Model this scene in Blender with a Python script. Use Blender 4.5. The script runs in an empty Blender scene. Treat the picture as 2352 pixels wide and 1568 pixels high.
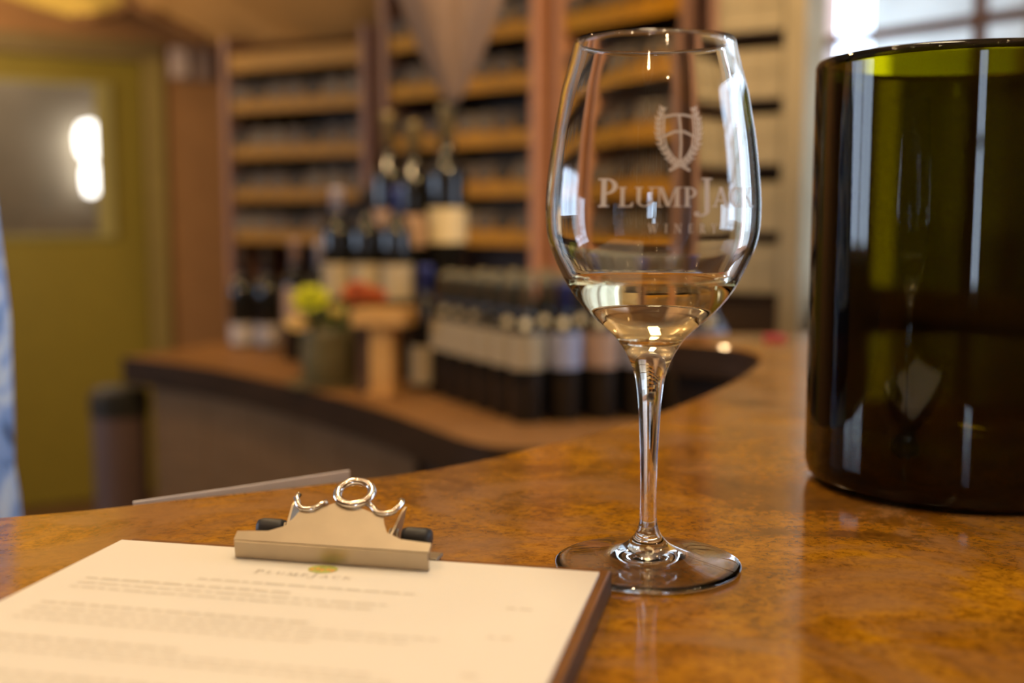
import bpy, bmesh, math, random
from mathutils import Vector, Matrix, Euler
R = math.radians
random.seed(7)
S = bpy.context.scene
C = S.collection

# ------------------------------------------------------------------ camera, world, exposure
cam_d = bpy.data.cameras.new('camera')
cam = bpy.data.objects.new('camera', cam_d); C.objects.link(cam)
cam.location = (0, 0, 1.225)
cam.rotation_euler = (R(90 - 6.354), 0, 0)
cam_d.sensor_width = 36.0
cam_d.lens = 36.0 * 2640 / 2352
cam_d.clip_start = 0.01
cam_d.dof.use_dof = True
cam_d.dof.focus_distance = 0.535
cam_d.dof.aperture_fstop = 4.1
S.camera = cam

W = bpy.data.worlds.new('world'); S.world = W
W.use_nodes = True
bg = W.node_tree.nodes['Background']
bg.inputs[0].default_value = (0.62, 0.77, 1.0, 1)
bg.inputs[1].default_value = 9.0

S.view_settings.view_transform = 'Standard'
S.view_settings.look = 'None'
S.view_settings.exposure = 0.0
S.view_settings.gamma = 1.0
S.view_settings.use_curve_mapping = False
S.cycles.max_bounces = 14
S.cycles.transmission_bounces = 14
S.cycles.transparent_max_bounces = 12
S.cycles.glossy_bounces = 6
S.cycles.diffuse_bounces = 4
S.cycles.sample_clamp_indirect = 8.0
S.cycles.caustics_reflective = False
S.cycles.use_denoising = True


def lamp(kind, name, loc, power, col, size=0.3, size_y=None, aim=None, spot=None, portal=False):
    d = bpy.data.lights.new(name, kind)
    o = bpy.data.objects.new(name, d); C.objects.link(o)
    o.location = loc
    d.energy = power; d.color = col
    if kind == 'AREA':
        d.shape = 'RECTANGLE' if size_y else 'DISK'
        d.size = size
        if size_y: d.size_y = size_y
        if portal: d.cycles.is_portal = True
    else:
        d.shadow_soft_size = size
    if spot:
        d.spot_size = R(spot); d.spot_blend = 0.6
    if aim:
        o.rotation_euler = (Vector(aim) - Vector(loc)).to_track_quat('-Z', 'Y').to_euler()
    return o


WARM = (1.0, 0.66, 0.32)
lamp('AREA', 'bar_light', (0.0, 0.72, 2.70), 10.6, (1.0, 0.79, 0.51), 0.22, 0.7)
lamp('AREA', 'aisle_light', (-0.75, 2.1, 2.70), 16, WARM, 0.13)
lamp('AREA', 'door_fill', (-2.55, 3.85, 2.15), 24, WARM, 0.5, aim=(-1.9, 5.5, 1.7))  # added lamp without a fixture, brightens the wall around the door
lamp('AREA', 'hall_fill', (-3.0, 6.2, 2.6), 9, (1.0, 0.82, 0.6), 0.4)  # added lamp, lifts the dark hall behind the door glass
lamp('SPOT', 'rack_spot', (0.45, 1.55, 2.66), 125, (1.0, 0.64, 0.26), 0.06, aim=(0.10, 3.5, 1.5), spot=58)
lamp('SPOT', 'case_spot', (0.95, 1.35, 2.66), 7, (1.0, 0.80, 0.55), 0.06, aim=(0.62, 2.95, 1.5), spot=40)
for q in ((-0.95, -0.6), (-0.35, -1.1), (0.25, -0.8), (0.8, -0.5), (1.15, 0.25), (0.95, 0.95), (-0.6, 0.9), (-1.5, 0.4), (-0.15, -0.35), (0.5, 0.1), (-1.0, 0.2), (0.05, 1.5), (0.45, -1.4)):
    lamp('POINT', 'ceiling_halogen', (q[0], q[1], 2.60), 4.5, (1.0, 0.72, 0.42), 0.02)

# ------------------------------------------------------------------ materials


def mat(name):
    m = bpy.data.materials.new(name); m.use_nodes = True
    return m, m.node_tree.nodes, m.node_tree.links, m.node_tree.nodes['Principled BSDF']


def plain(name, col, rough=0.5, metal=0.0, spec=0.5, noise=0.12, scale=30.0, bump=0.0, coat=0.0):
    m, n, l, p = mat(name)
    tc = n.new('ShaderNodeTexCoord')
    nz = n.new('ShaderNodeTexNoise'); nz.inputs['Scale'].default_value = scale; nz.inputs['Detail'].default_value = 4
    l.new(tc.outputs['Object'], nz.inputs['Vector'])
    cr = n.new('ShaderNodeValToRGB')
    a = [c * (1 - noise) for c in col]; b = [min(1, c * (1 + noise)) for c in col]
    cr.color_ramp.elements[0].position = 0.3; cr.color_ramp.elements[1].position = 0.7
    cr.color_ramp.elements[0].color = (*a, 1); cr.color_ramp.elements[1].color = (*b, 1)
    l.new(nz.outputs['Fac'], cr.inputs['Fac'])
    l.new(cr.outputs['Color'], p.inputs['Base Color'])
    p.inputs['Roughness'].default_value = rough
    p.inputs['Metallic'].default_value = metal
    p.inputs['Specular IOR Level'].default_value = spec
    p.inputs['Coat Weight'].default_value = coat
    if bump:
        bp = n.new('ShaderNodeBump'); bp.inputs['Strength'].default_value = bump; bp.inputs['Distance'].default_value = 0.002
        l.new(nz.outputs['Fac'], bp.inputs['Height']); l.new(bp.outputs['Normal'], p.inputs['Normal'])
    return m


def wood(name, c0, c1, rough=0.45, stretch=(1, 1, 12), scale=6.0, spec=0.2):
    m, n, l, p = mat(name)
    tc = n.new('ShaderNodeTexCoord'); mp = n.new('ShaderNodeMapping')
    mp.inputs['Scale'].default_value = stretch
    nz = n.new('ShaderNodeTexNoise'); nz.inputs['Scale'].default_value = scale; nz.inputs['Detail'].default_value = 6
    nz.inputs['Distortion'].default_value = 0.6
    cr = n.new('ShaderNodeValToRGB')
    cr.color_ramp.elements[0].position = 0.32; cr.color_ramp.elements[1].position = 0.68
    cr.color_ramp.elements[0].color = (*c0, 1); cr.color_ramp.elements[1].color = (*c1, 1)
    l.new(tc.outputs['Object'], mp.inputs['Vector']); l.new(mp.outputs['Vector'], nz.inputs['Vector'])
    l.new(nz.outputs['Fac'], cr.inputs['Fac']); l.new(cr.outputs['Color'], p.inputs['Base Color'])
    p.inputs['Roughness'].default_value = rough
    p.inputs['Specular IOR Level'].default_value = spec
    return m


def stone(name):
    m, n, l, p = mat(name)
    tc = n.new('ShaderNodeTexCoord')

    def nz(scale, detail, dist=0.0, rough=0.6):
        x = n.new('ShaderNodeTexNoise'); x.inputs['Scale'].default_value = scale
        x.inputs['Detail'].default_value = detail; x.inputs['Distortion'].default_value = dist
        x.inputs['Roughness'].default_value = rough
        l.new(tc.outputs['Object'], x.inputs['Vector']); return x

    def ramp(src, stops):
        r = n.new('ShaderNodeValToRGB'); e = r.color_ramp.elements
        while len(e) < len(stops): e.new(0.5)
        for k, (pos, col) in enumerate(stops): e[k].position = pos; e[k].color = (*col, 1)
        l.new(src, r.inputs['Fac']); return r

    def mix(mode, fac, a, b):
        x = n.new('ShaderNodeMix'); x.data_type = 'RGBA'; x.blend_type = mode
        if isinstance(fac, float): x.inputs['Factor'].default_value = fac
        else: l.new(fac, x.inputs['Factor'])
        l.new(a, x.inputs['A']); l.new(b, x.inputs['B']); return x.outputs['Result']
    big = nz(5.5, 5, 1.0)
    base = ramp(big.outputs['Fac'], [(0.30, (0.12, 0.052, 0.014)), (0.46, (0.34, 0.142, 0.009)), (0.57, (0.46, 0.205, 0.008)), (0.72, (0.22, 0.105, 0.028))])
    mid = nz(17, 8, 1.6, 0.7)
    blot = ramp(mid.outputs['Fac'], [(0.42, (1, 1, 1)), (0.64, (0.50, 0.42, 0.42))])
    c1 = mix('MULTIPLY', 0.85, base.outputs['Color'], blot.outputs['Color'])
    fine = nz(210, 4, 0.5, 0.7)
    grit = ramp(fine.outputs['Fac'], [(0.36, (0.55, 0.48, 0.42)), (0.52, (1, 1, 1)), (0.68, (1.22, 1.16, 1.0))])
    c2 = mix('MULTIPLY', 0.9, c1, grit.outputs['Color'])
    tanm = nz(9, 6, 2.0, 0.65); tanm.inputs['Scale'].default_value = 8.0
    tmask = ramp(tanm.outputs['Fac'], [(0.47, (0, 0, 0)), (0.62, (0.75, 0.75, 0.75))])
    tan = n.new('ShaderNodeRGB'); tan.outputs[0].default_value = (0.33, 0.17, 0.065, 1)
    c3 = mix('MIX', tmask.outputs['Color'], c2, tan.outputs[0])
    l.new(c3, p.inputs['Base Color'])
    p.inputs['Roughness'].default_value = 0.11
    p.inputs['Specular IOR Level'].default_value = 0.75
    bp = n.new('ShaderNodeBump'); bp.inputs['Strength'].default_value = 0.05; bp.inputs['Distance'].default_value = 0.001
    l.new(fine.outputs['Fac'], bp.inputs['Height']); l.new(bp.outputs['Normal'], p.inputs['Normal'])
    return m


def glass(name, col=(1, 1, 1), ior=1.5, rough=0.0):
    m = bpy.data.materials.new(name); m.use_nodes = True
    n = m.node_tree.nodes; l = m.node_tree.links
    n.remove(n['Principled BSDF'])
    if min(col) > 0.8:
        g = n.new('ShaderNodeBsdfGlass'); g.inputs['Color'].default_value = (*col, 1)
        g.inputs['IOR'].default_value = ior; g.inputs['Roughness'].default_value = rough
        l.new(g.outputs[0], n['Material Output'].inputs['Surface'])
    else:                                   # tinted glass: only what passes through is coloured
        g = n.new('ShaderNodeBsdfRefraction'); g.inputs['Color'].default_value = (*col, 1)
        g.inputs['IOR'].default_value = ior; g.inputs['Roughness'].default_value = rough
        w = n.new('ShaderNodeBsdfGlossy'); w.inputs['Roughness'].default_value = rough
        f = n.new('ShaderNodeFresnel'); f.inputs['IOR'].default_value = ior
        mx = n.new('ShaderNodeMixShader')
        l.new(f.outputs[0], mx.inputs[0]); l.new(g.outputs[0], mx.inputs[1]); l.new(w.outputs[0], mx.inputs[2])
        l.new(mx.outputs[0], n['Material Output'].inputs['Surface'])
        va = n.new('ShaderNodeVolumeAbsorption'); va.inputs['Color'].default_value = (0.67, 0.64, 0.03, 1); va.inputs['Density'].default_value = 820
        l.new(va.outputs[0], n['Material Output'].inputs['Volume'])
    return m


def pane_mat(name, refl=0.06):
    m = bpy.data.materials.new(name); m.use_nodes = True
    n = m.node_tree.nodes; l = m.node_tree.links
    n.remove(n['Principled BSDF'])
    t = n.new('ShaderNodeBsdfTransparent'); g = n.new('ShaderNodeBsdfGlossy'); g.inputs['Roughness'].default_value = 0.02
    mx = n.new('ShaderNodeMixShader'); mx.inputs[0].default_value = refl
    l.new(t.outputs[0], mx.inputs[1]); l.new(g.outputs[0], mx.inputs[2])
    l.new(mx.outputs[0], n['Material Output'].inputs['Surface'])
    return m


def emit(name, col, s):
    m = bpy.data.materials.new(name); m.use_nodes = True
    p = m.node_tree.nodes['Principled BSDF']
    p.inputs['Base Color'].default_value = (0.8, 0.8, 0.8, 1)
    p.inputs['Emission Color'].default_value = (*col, 1); p.inputs['Emission Strength'].default_value = s
    return m


def print_cloth(name):
    m, n, l, p = mat(name)
    tc = n.new('ShaderNodeTexCoord')
    nz = n.new('ShaderNodeTexNoise'); nz.inputs['Scale'].default_value = 17; nz.inputs['Detail'].default_value = 3; nz.inputs['Distortion'].default_value = 1.2
    cr = n.new('ShaderNodeValToRGB'); e = cr.color_ramp.elements
    e[0].position = 0.34; e[0].color = (0.02, 0.03, 0.07, 1)
    e[1].position = 0.40; e[1].color = (0.20, 0.32, 0.60, 1)
    for pos, col in ((0.50, (0.30, 0.42, 0.70, 1)), (0.56, (0.60, 0.68, 0.80, 1)), (0.8, (0.66, 0.72, 0.80, 1))):
        x = e.new(pos); x.color = col
    l.new(tc.outputs['Object'], nz.inputs['Vector']); l.new(nz.outputs['Fac'], cr.inputs['Fac']); l.new(cr.outputs['Color'], p.inputs['Base Color'])
    p.inputs['Roughness'].default_value = 0.9
    return m


def frosted(name):
    m, n, l, p = mat(name)
    p.inputs['Base Color'].default_value = (0.86, 0.84, 0.82, 1); p.inputs['Roughness'].default_value = 0.8
    t = n.new('ShaderNodeBsdfTransparent'); mx = n.new('ShaderNodeMixShader'); mx.inputs[0].default_value = 0.86
    l.new(t.outputs[0], mx.inputs[1]); l.new(p.outputs[0], mx.inputs[2])
    l.new(mx.outputs[0], n['Material Output'].inputs['Surface'])
    return m


M = dict(
    stone=stone('polished_amber_stone'),
    apron=wood('dark_walnut', (0.030, 0.016, 0.009), (0.060, 0.033, 0.018), 0.65, spec=0.1),
    slab_edge=wood('slab_edge', (0.028, 0.016, 0.008), (0.050, 0.028, 0.014), 0.35),
    back_top=wood('back_top', (0.26, 0.125, 0.040), (0.36, 0.18, 0.06), 0.5, (2, 2, 2)),
    cab=wood('cabinet_oak', (0.19, 0.105, 0.042), (0.24, 0.135, 0.058)),
    cab_dark=wood('cabinet_dark', (0.035, 0.022, 0.015), (0.055, 0.035, 0.022)),
    wall=plain('tan_plaster', (0.40, 0.215, 0.085), 0.85, noise=0.06, scale=8, bump=0.1),
    ceiling=plain('ceiling_plaster', (0.55, 0.42, 0.28), 0.9, noise=0.05, scale=5),
    floor=wood('floor_boards', (0.12, 0.065, 0.03), (0.2, 0.11, 0.05), 0.4, (1, 9, 1)),
    door=plain('olive_paint', (0.25, 0.20, 0.022), 0.5, noise=0.05, scale=12),
    casing=plain('sage_casing', (0.34, 0.27, 0.085), 0.5, noise=0.05, scale=12),
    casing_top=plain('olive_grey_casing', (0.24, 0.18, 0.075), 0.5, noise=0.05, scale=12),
    lite_trim=plain('pale_green_bead', (0.36, 0.33, 0.12), 0.4, noise=0.05),
    post=wood('mauve_post', (0.23, 0.125, 0.09), (0.30, 0.17, 0.12)),
    post_pink=wood('rose_post', (0.50, 0.24, 0.13), (0.60, 0.30, 0.17)),
    rail=wood('pine_rail', (0.27, 0.135, 0.014), (0.37, 0.19, 0.022), 0.5, (12, 1, 1), 5),
    rail_lit=wood('lit_pine_rail', (0.36, 0.165, 0.005), (0.48, 0.235, 0.009), 0.5, (12, 1, 1), 5),  # pine rail with the warm rack lamp's glow put into its colour
    rack_back=wood('rack_back', (0.045, 0.024, 0.012), (0.075, 0.04, 0.02)),
    case=wood('pale_pine_case', (0.27, 0.222, 0.135), (0.35, 0.29, 0.182), 0.6, (9, 1, 1), 5),
    bottle=plain('dark_bottle_glass', (0.010, 0.010, 0.009), 0.06, noise=0.1),
    butt=plain('bottle_end_glass', (0.115, 0.095, 0.078), 0.35, spec=0.3, noise=0.15),
    butt_pale=plain('pale_bottle_end', (0.16, 0.135, 0.105), 0.35, spec=0.3, noise=0.15),
    butt_dim=plain('dim_bottle_end', (0.05, 0.042, 0.034), 0.35, spec=0.3, noise=0.15),
    glint=plain('painted_glint', (0.80, 0.68, 0.42), 0.45, noise=0.06, scale=60),  # pale colour that paints the bottle shoulder highlights
    cream=plain('cream_label', (0.42, 0.33, 0.19), 0.7, noise=0.06, scale=60),
    cream_light=plain('light_cream_label', (0.68, 0.55, 0.31), 0.7, noise=0.06, scale=60),
    blue_label=plain('pale_blue_label', (0.36, 0.38, 0.50), 0.6, noise=0.06, scale=60),
    tan_label=plain('tan_label', (0.46, 0.30, 0.20), 0.7, noise=0.06, scale=60),
    white_label=plain('grey_white_label', (0.46, 0.42, 0.40), 0.7, noise=0.06, scale=60),
    foil_olive=plain('olive_foil', (0.22, 0.19, 0.11), 0.35, 0.5, noise=0.1),
    foil_gold=plain('dull_gold_foil', (0.36, 0.28, 0.13), 0.35, 0.5, noise=0.1),
    foil_blue=plain('blue_foil', (0.05, 0.07, 0.24), 0.35, 0.3, noise=0.1),
    foil_dark=plain('dark_foil', (0.05, 0.045, 0.045), 0.4, 0.2, noise=0.1),
    foil_white=plain('white_foil', (0.52, 0.46, 0.48), 0.4, noise=0.05),
    foil_pink=plain('pink_foil', (0.44, 0.29, 0.22), 0.4, noise=0.05),
    white_plastic=plain('white_plastic', (0.74, 0.62, 0.56), 0.5, noise=0.03),
    grey_plastic=plain('grey_plastic', (0.36, 0.28, 0.25), 0.5, noise=0.03),
    drape=plain('taupe_fabric', (0.25, 0.165, 0.11), 0.9, noise=0.08, scale=40, bump=0.3),
    swag=plain('ochre_fabric', (0.33, 0.19, 0.062), 0.9, noise=0.06, scale=30, bump=0.2),
    pennant=plain('mustard_fabric', (0.50, 0.36, 0.075), 0.9, noise=0.06, scale=30, bump=0.2),
    edge_shade=plain('shadow_brown', (0.16, 0.075, 0.02), 0.8, noise=0.1),  # dark brown for the shadow line on the drape edges
    clear=glass('clear_glass', (0.995, 1.0, 0.995), 1.5),
    olive_glass=glass('olive_glass', (0.76, 0.72, 0.10), 1.5),
    wine_top=glass('white_wine', (1.0, 0.97, 0.86), 1.33),
    wine_side=glass('white_wine_in_glass', (1.0, 0.97, 0.86), 1.33 / 1.5),
    pane=pane_mat('window_pane', 0.05),
    frost=frosted('etched_print'),
    paper=plain('cream_paper', (0.86, 0.81, 0.71), 0.8, noise=0.01, scale=15),
    sheet=plain('white_card', (0.86, 0.82, 0.84), 0.8, noise=0.02),
    ink=plain('grey_ink', (0.70, 0.65, 0.55), 0.9, noise=0.05),
    ink_head=plain('heading_ink', (0.58, 0.53, 0.45), 0.9, noise=0.05),
    ink_green=plain('green_ink', (0.50, 0.55, 0.14), 0.9, noise=0.2, scale=300),
    ink_orange=plain('orange_ink', (0.85, 0.45, 0.10), 0.9, noise=0.1),
    board=wood('brown_hardboard', (0.17, 0.075, 0.020), (0.24, 0.105, 0.03), 0.28, (3, 1, 1), 20),
    board_edge=wood('board_edge', (0.075, 0.036, 0.018), (0.11, 0.055, 0.03), 0.5, (8, 8, 1), 20),
    steel=plain('nickel_steel', (0.46, 0.39, 0.29), 0.42, 1.0, noise=0.04, scale=80),
    steel_bright=plain('bright_nickel', (0.85, 0.80, 0.72), 0.16, 1.0, noise=0.03, scale=80),
    rubber=plain('black_rubber', (0.02, 0.02, 0.022), 0.5, noise=0.1),
    vase=plain('sage_ceramic', (0.17, 0.14, 0.06), 0.3, noise=0.12, scale=14),
    tray=plain('olive_tray', (0.24, 0.19, 0.09), 0.4, noise=0.08),
    lime=plain('lime_petal', (0.62, 0.62, 0.01), 0.7, noise=0.2, scale=60),
    cream_petal=plain('cream_petal', (0.85, 0.62, 0.25), 0.7, noise=0.12, scale=60),
    yellow_petal=plain('straw_petal', (0.58, 0.44, 0.10), 0.7, noise=0.12, scale=60),
    red_petal=plain('coral_petal', (0.45, 0.095, 0.02), 0.7, noise=0.2, scale=60),
    stem=plain('green_stem', (0.10, 0.16, 0.02), 0.7, noise=0.2),
    pine=wood('light_pine', (0.62, 0.34, 0.10), (0.78, 0.46, 0.16), 0.5, (1, 1, 6), 8),
    pine_dark=wood('side_walnut', (0.10, 0.055, 0.03), (0.14, 0.08, 0.045), 0.5),  # darker brown of the stand's side panel
    bin=plain('taupe_metal', (0.135, 0.085, 0.070), 0.5, noise=0.05),
    bin_lid=plain('black_lid', (0.025, 0.024, 0.018), 0.4, noise=0.05),
    reflection_glow=emit('glowing_reflection', (1.0, 0.97, 0.9), 5.0),  # emission painting the bright reflection in the door glass
    hall=plain('hall_wall', (0.42, 0.36, 0.27), 0.9, noise=0.08, scale=4),
    shirt=print_cloth('printed_shirt'),
    jeans=plain('washed_denim', (0.20, 0.30, 0.56), 0.9, noise=0.4, scale=16, bump=0.2),
    navy=plain('navy_cloth', (0.022, 0.028, 0.065), 0.9, noise=0.2, scale=20),
    lilac=plain('lilac_cloth', (0.36, 0.34, 0.48), 0.9, noise=0.1, scale=20),
    skin=plain('skin', (0.62, 0.36, 0.26), 0.55, noise=0.05),
    hair=plain('dark_hair', (0.03, 0.022, 0.02), 0.5, noise=0.3, scale=60),
    exterior=plain('pale_render', (0.60, 0.64, 0.63), 0.9, noise=0.12, scale=3),
    timber=wood('exterior_timber', (0.20, 0.13, 0.08), (0.30, 0.20, 0.12)),
    muntin=wood('muntin_wood', (0.10, 0.052, 0.026), (0.15, 0.075, 0.04)),
    jamb=plain('rose_white_paint', (0.66, 0.50, 0.46), 0.5, noise=0.04),
    red=plain('red_card', (0.5, 0.06, 0.05), 0.6, noise=0.05),
)

# ------------------------------------------------------------------ helpers


def obj(name, bm, m, parent=None, loc=None, smooth=False, rot=None):
    bmesh.ops.recalc_face_normals(bm, faces=bm.faces)
    me = bpy.data.meshes.new(name); bm.to_mesh(me); bm.free()
    for x in (m if isinstance(m, (list, tuple)) else [m]): me.materials.append(x)
    if smooth:
        for p in me.polygons: p.use_smooth = True
    o = bpy.data.objects.new(name, me); C.objects.link(o)
    if parent: o.parent = parent
    if loc: o.location = loc
    if rot: o.rotation_euler = rot
    return o


def tag(o, label, cat=None, group=None, kind=None):
    if label: o['label'] = label
    if cat: o['category'] = cat
    if group: o['group'] = group
    if kind: o['kind'] = kind
    return o


def thing(name, label, cat, loc=(0, 0, 0), rz=0.0, group=None):
    o = bpy.data.objects.new(name, None); C.objects.link(o)
    o.location = loc; o.rotation_euler = (0, 0, rz); o.empty_display_size = 0.05
    return tag(o, label, cat, group)


def struct(o): o['kind'] = 'structure'; return o


def box(bm, x0, x1, y0, y1, z0, z1, bev=0.0, mi=0):
    vs = [bm.verts.new(p) for p in ((x0, y0, z0), (x1, y0, z0), (x1, y1, z0), (x0, y1, z0), (x0, y0, z1), (x1, y0, z1), (x1, y1, z1), (x0, y1, z1))]
    fs = [bm.faces.new([vs[i] for i in q]) for q in ((3, 2, 1, 0), (4, 5, 6, 7), (0, 1, 5, 4), (1, 2, 6, 5), (2, 3, 7, 6), (3, 0, 4, 7))]
    for f in fs: f.material_index = mi
    if bev:
        es = list({e for f in fs for e in f.edges})
        bmesh.ops.bevel(bm, geom=es, offset=bev, segments=2, profile=0.5, affect='EDGES')
    return bm


def B(*a, **k): return box(bmesh.new(), *a, **k)


def lathe(bm, prof, seg=32, axis='z', fold=None, close=False):
    rings = []
    for r, z in prof:
        if r < 1e-6: rings.append([bm.verts.new((0, 0, z))])
        else:
            ring = []
            for k in range(seg):
                a = 2 * math.pi * k / seg
                rr = r * (fold(a, z) if fold else 1)
                ring.append(bm.verts.new((rr * math.cos(a), rr * math.sin(a), z)))
            rings.append(ring)
    pairs = list(zip(rings, rings[1:]))
    if close: pairs.append((rings[-1], rings[0]))
    for a, b in pairs:
        for k in range(seg):
            k2 = (k + 1) % seg
            q = [a[k % len(a)], a[k2 % len(a)], b[k2 % len(b)], b[k % len(b)]]
            u = []
            for v in q:
                if v not in u: u.append(v)
            if len(u) > 2: bm.faces.new(u)
    return bm


def prism(bm, pts, z0, z1, mi_side=0, mi_top=0, flip=None):
    f = flip or (lambda x, y, z: (x, y, z))
    lo = [bm.verts.new(f(x, y, z0)) for x, y in pts]; hi = [bm.verts.new(f(x, y, z1)) for x, y in pts]
    a = bm.faces.new(lo[::-1]); b = bm.faces.new(hi); a.material_index = b.material_index = mi_top
    n = len(pts)
    for k in range(n):
        q = bm.faces.new((lo[k], lo[(k + 1) % n], hi[(k + 1) % n], hi[k])); q.material_index = mi_side
    return bm


def tube(bm, pts, r, seg=10, closed=False):
    pts = [Vector(p) for p in pts]; n = len(pts); rings = []
    up = Vector((0.13, 0.21, 0.97)).normalized()
    for i, p in enumerate(pts):
        a = pts[(i - 1) % n] if (closed or i) else p
        b = pts[(i + 1) % n] if (closed or i < n - 1) else p
        t = (b - a).normalized(); s = t.cross(up)
        if s.length < 1e-4: s = t.cross(Vector((1, 0, 0)))
        s.normalize(); w = s.cross(t)
        rr = r[i] if isinstance(r, (list, tuple)) else r
        rings.append([bm.verts.new(p + rr * (math.cos(2 * math.pi * k / seg) * s + math.sin(2 * math.pi * k / seg) * w)) for k in range(seg)])
    for i in range(n if closed else n - 1):
        a, b = rings[i], rings[(i + 1) % n]
        for k in range(seg): bm.faces.new((a[k], a[(k + 1) % seg], b[(k + 1) % seg], b[k]))
    if not closed:
        bm.faces.new(rings[0][::-1]); bm.faces.new(rings[-1])
    return bm


def smooth_line(pts, n=8):
    out = []
    P = [Vector(p) for p in pts]
    for i in range(len(P) - 1):
        p0 = P[max(i - 1, 0)]; p1 = P[i]; p2 = P[i + 1]; p3 = P[min(i + 2, len(P) - 1)]
        for k in range(n):
            t = k / n
            out.append(tuple(0.5 * ((2 * p1) + (p2 - p0) * t + (2 * p0 - 5 * p1 + 4 * p2 - p3) * t * t + (3 * p1 - p0 - 3 * p2 + p3) * t ** 3)))
    out.append(tuple(P[-1]))
    return out


def offset_line(pts, d):
    out = []
    for i, p in enumerate(pts):
        a = Vector(pts[max(i - 1, 0)]); b = Vector(pts[min(i + 1, len(pts) - 1)])
        t = (b - a).normalized(); out.append((p[0] - t.y * d, p[1] + t.x * d))
    return out


ORD = ['first', 'second', 'third', 'fourth', 'fifth', 'sixth', 'seventh', 'eighth', 'ninth', 'tenth']


def copy_tree(o):
    r = o.copy(); C.objects.link(r)
    for ch in list(o.children):
        c = ch.copy(); C.objects.link(c); c.parent = r
        for g in list(ch.children):
            d = g.copy(); C.objects.link(d); d.parent = c
    return r


# ------------------------------------------------------------------ room shell
CEIL = 2.75
FL = -0.19                                     # floor level: bar top is 1.26 m above it
struct(obj('floor', B(-4.4, 3.6, -3.7, 8.2, FL - 0.05, FL), M['floor']))
struct(obj('ceiling', B(-4.4, 3.6, -3.7, 8.2, CEIL, CEIL + 0.05), M['ceiling']))


def wall_frame(name, p0, p1):
    """an Empty at p0 whose local x runs along the wall to p1 and whose local -y faces the room"""
    d = Vector((p1[0] - p0[0], p1[1] - p0[1]))
    return d.length, math.atan2(d.y, d.x)


def wall_pieces(name, p0, p1, openings, m, th=0.12, side=1):
    L, a = wall_frame(name, p0, p1)
    bm = bmesh.new()
    y0, y1 = (0, th) if side > 0 else (-th, 0)
    x = 0.0
    for (x0, x1, z0, z1) in sorted(openings):
        if x0 > x: box(bm, x, x0, y0, y1, FL, CEIL)
        if z0 > FL: box(bm, x0, x1, y0, y1, FL, z0)
        if z1 < CEIL: box(bm, x0, x1, y0, y1, z1, CEIL)
        x = x1
    if x < L: box(bm, x, L, y0, y1, FL, CEIL)
    return struct(obj(name, bm, m, loc=(p0[0], p0[1], 0), rot=(0, 0, a)))


# back wall with the door (local x = distance along wall)
WB0, WB1 = (-4.2, 4.3), (-0.6, 6.45)
LB, AB = wall_frame('', WB0, WB1)
wall_pieces('wall_back', WB0, WB1, [(1.87, 2.79, FL, 1.97)], M['wall'])
wall_pieces('wall_rear', WB1, (0.85, 3.55), [], M['wall'], 0.05)
wall_pieces('wall_jog', (0.85, 3.55), (0.735, 2.94), [], M['wall'], 0.02)
WR0, WR1 = (0.718, 2.93), (3.2, -0.38)
LR, AR = wall_frame('', WR0, WR1)
wall_pieces('wall_right', WR0, WR1, [(0.012, 3.70, 1.02, 2.45)], M['wall'])
wall_pieces('wall_side', (3.2, -0.38), (3.2, -3.5), [], M['wall'])
wall_pieces('wall_front', (3.2, -3.5), (-4.2, -3.5), [(3.55, 4.05, 0.9, 1.92)], M['wall'])
wall_pieces('wall_left', (-4.2, -3.5), (-4.2, 4.3), [(4.3, 6.7, 1.05, 2.02)], M['wall'])


def window(name, p0, p1, x0, x1, z0, z1, vbars, hbars, frame_m, bar_m, bw=0.025, f=0.045):
    L, a = wall_frame('', p0, p1)
    w = bpy.data.objects.new(name, None); C.objects.link(w); w['kind'] = 'structure'
    w.location = (p0[0], p0[1], 0); w.rotation_euler = (0, 0, a)
    bm = bmesh.new()
    for q in ((x0, x0 + f, z0, z1), (x1 - f, x1, z0, z1), (x0 + f, x1 - f, z0, z0 + f), (x0 + f, x1 - f, z1 - f, z1)):
        box(bm, q[0], q[1], -0.01, 0.10, q[2], q[3])
    obj('window_frame', bm, frame_m, w)
    for v in vbars: obj('muntin', B(v - bw / 2, v + bw / 2, 0.03, 0.06, z0 + f, z1 - f), bar_m, w)
    for h in hbars: obj('muntin', B(x0 + f, x1 - f, 0.028, 0.062, h - bw / 2, h + bw / 2), bar_m, w)
    obj('pane', B(x0 + f, x1 - f, 0.043, 0.047, z0 + f, z1 - f), M['pane'], w)
    obj('sill', B(x0 - 0.02, x1 + 0.02, -0.06, 0.0, z0 - 0.03, z0), frame_m, w)
    mid = Matrix.Translation((p0[0], p0[1], 0)) @ Matrix.Rotation(a, 4, 'Z') @ Vector(((x0 + x1) / 2, 0.09, (z0 + z1) / 2))
    nrm = Matrix.Rotation(a, 3, 'Z') @ Vector((0, -1, 0))
    lamp('AREA', 'daylight_portal', mid, 1.0, (1, 1, 1), x1 - x0, z1 - z0, aim=mid + nrm, portal=True)
    return w


window('window_1', WR0, WR1, 0.012, 3.70, 1.02, 2.45, (0.46, 0.85, 1.25, 1.65, 2.05, 2.45, 2.85, 3.25), (1.648, 2.05), M['jamb'], M['muntin'], 0.022, 0.025)
window('window_2', (-4.2, -3.5), (-4.2, 4.3), 4.3, 6.7, 1.05, 2.02, (5.1, 5.9), (), M['jamb'], M['jamb'], 0.06)
window('window_3', (3.2, -3.5), (-4.2, -3.5), 3.55, 4.05, 0.9, 1.92, (), (1.5,), M['jamb'], M['jamb'], 0.04)

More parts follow.
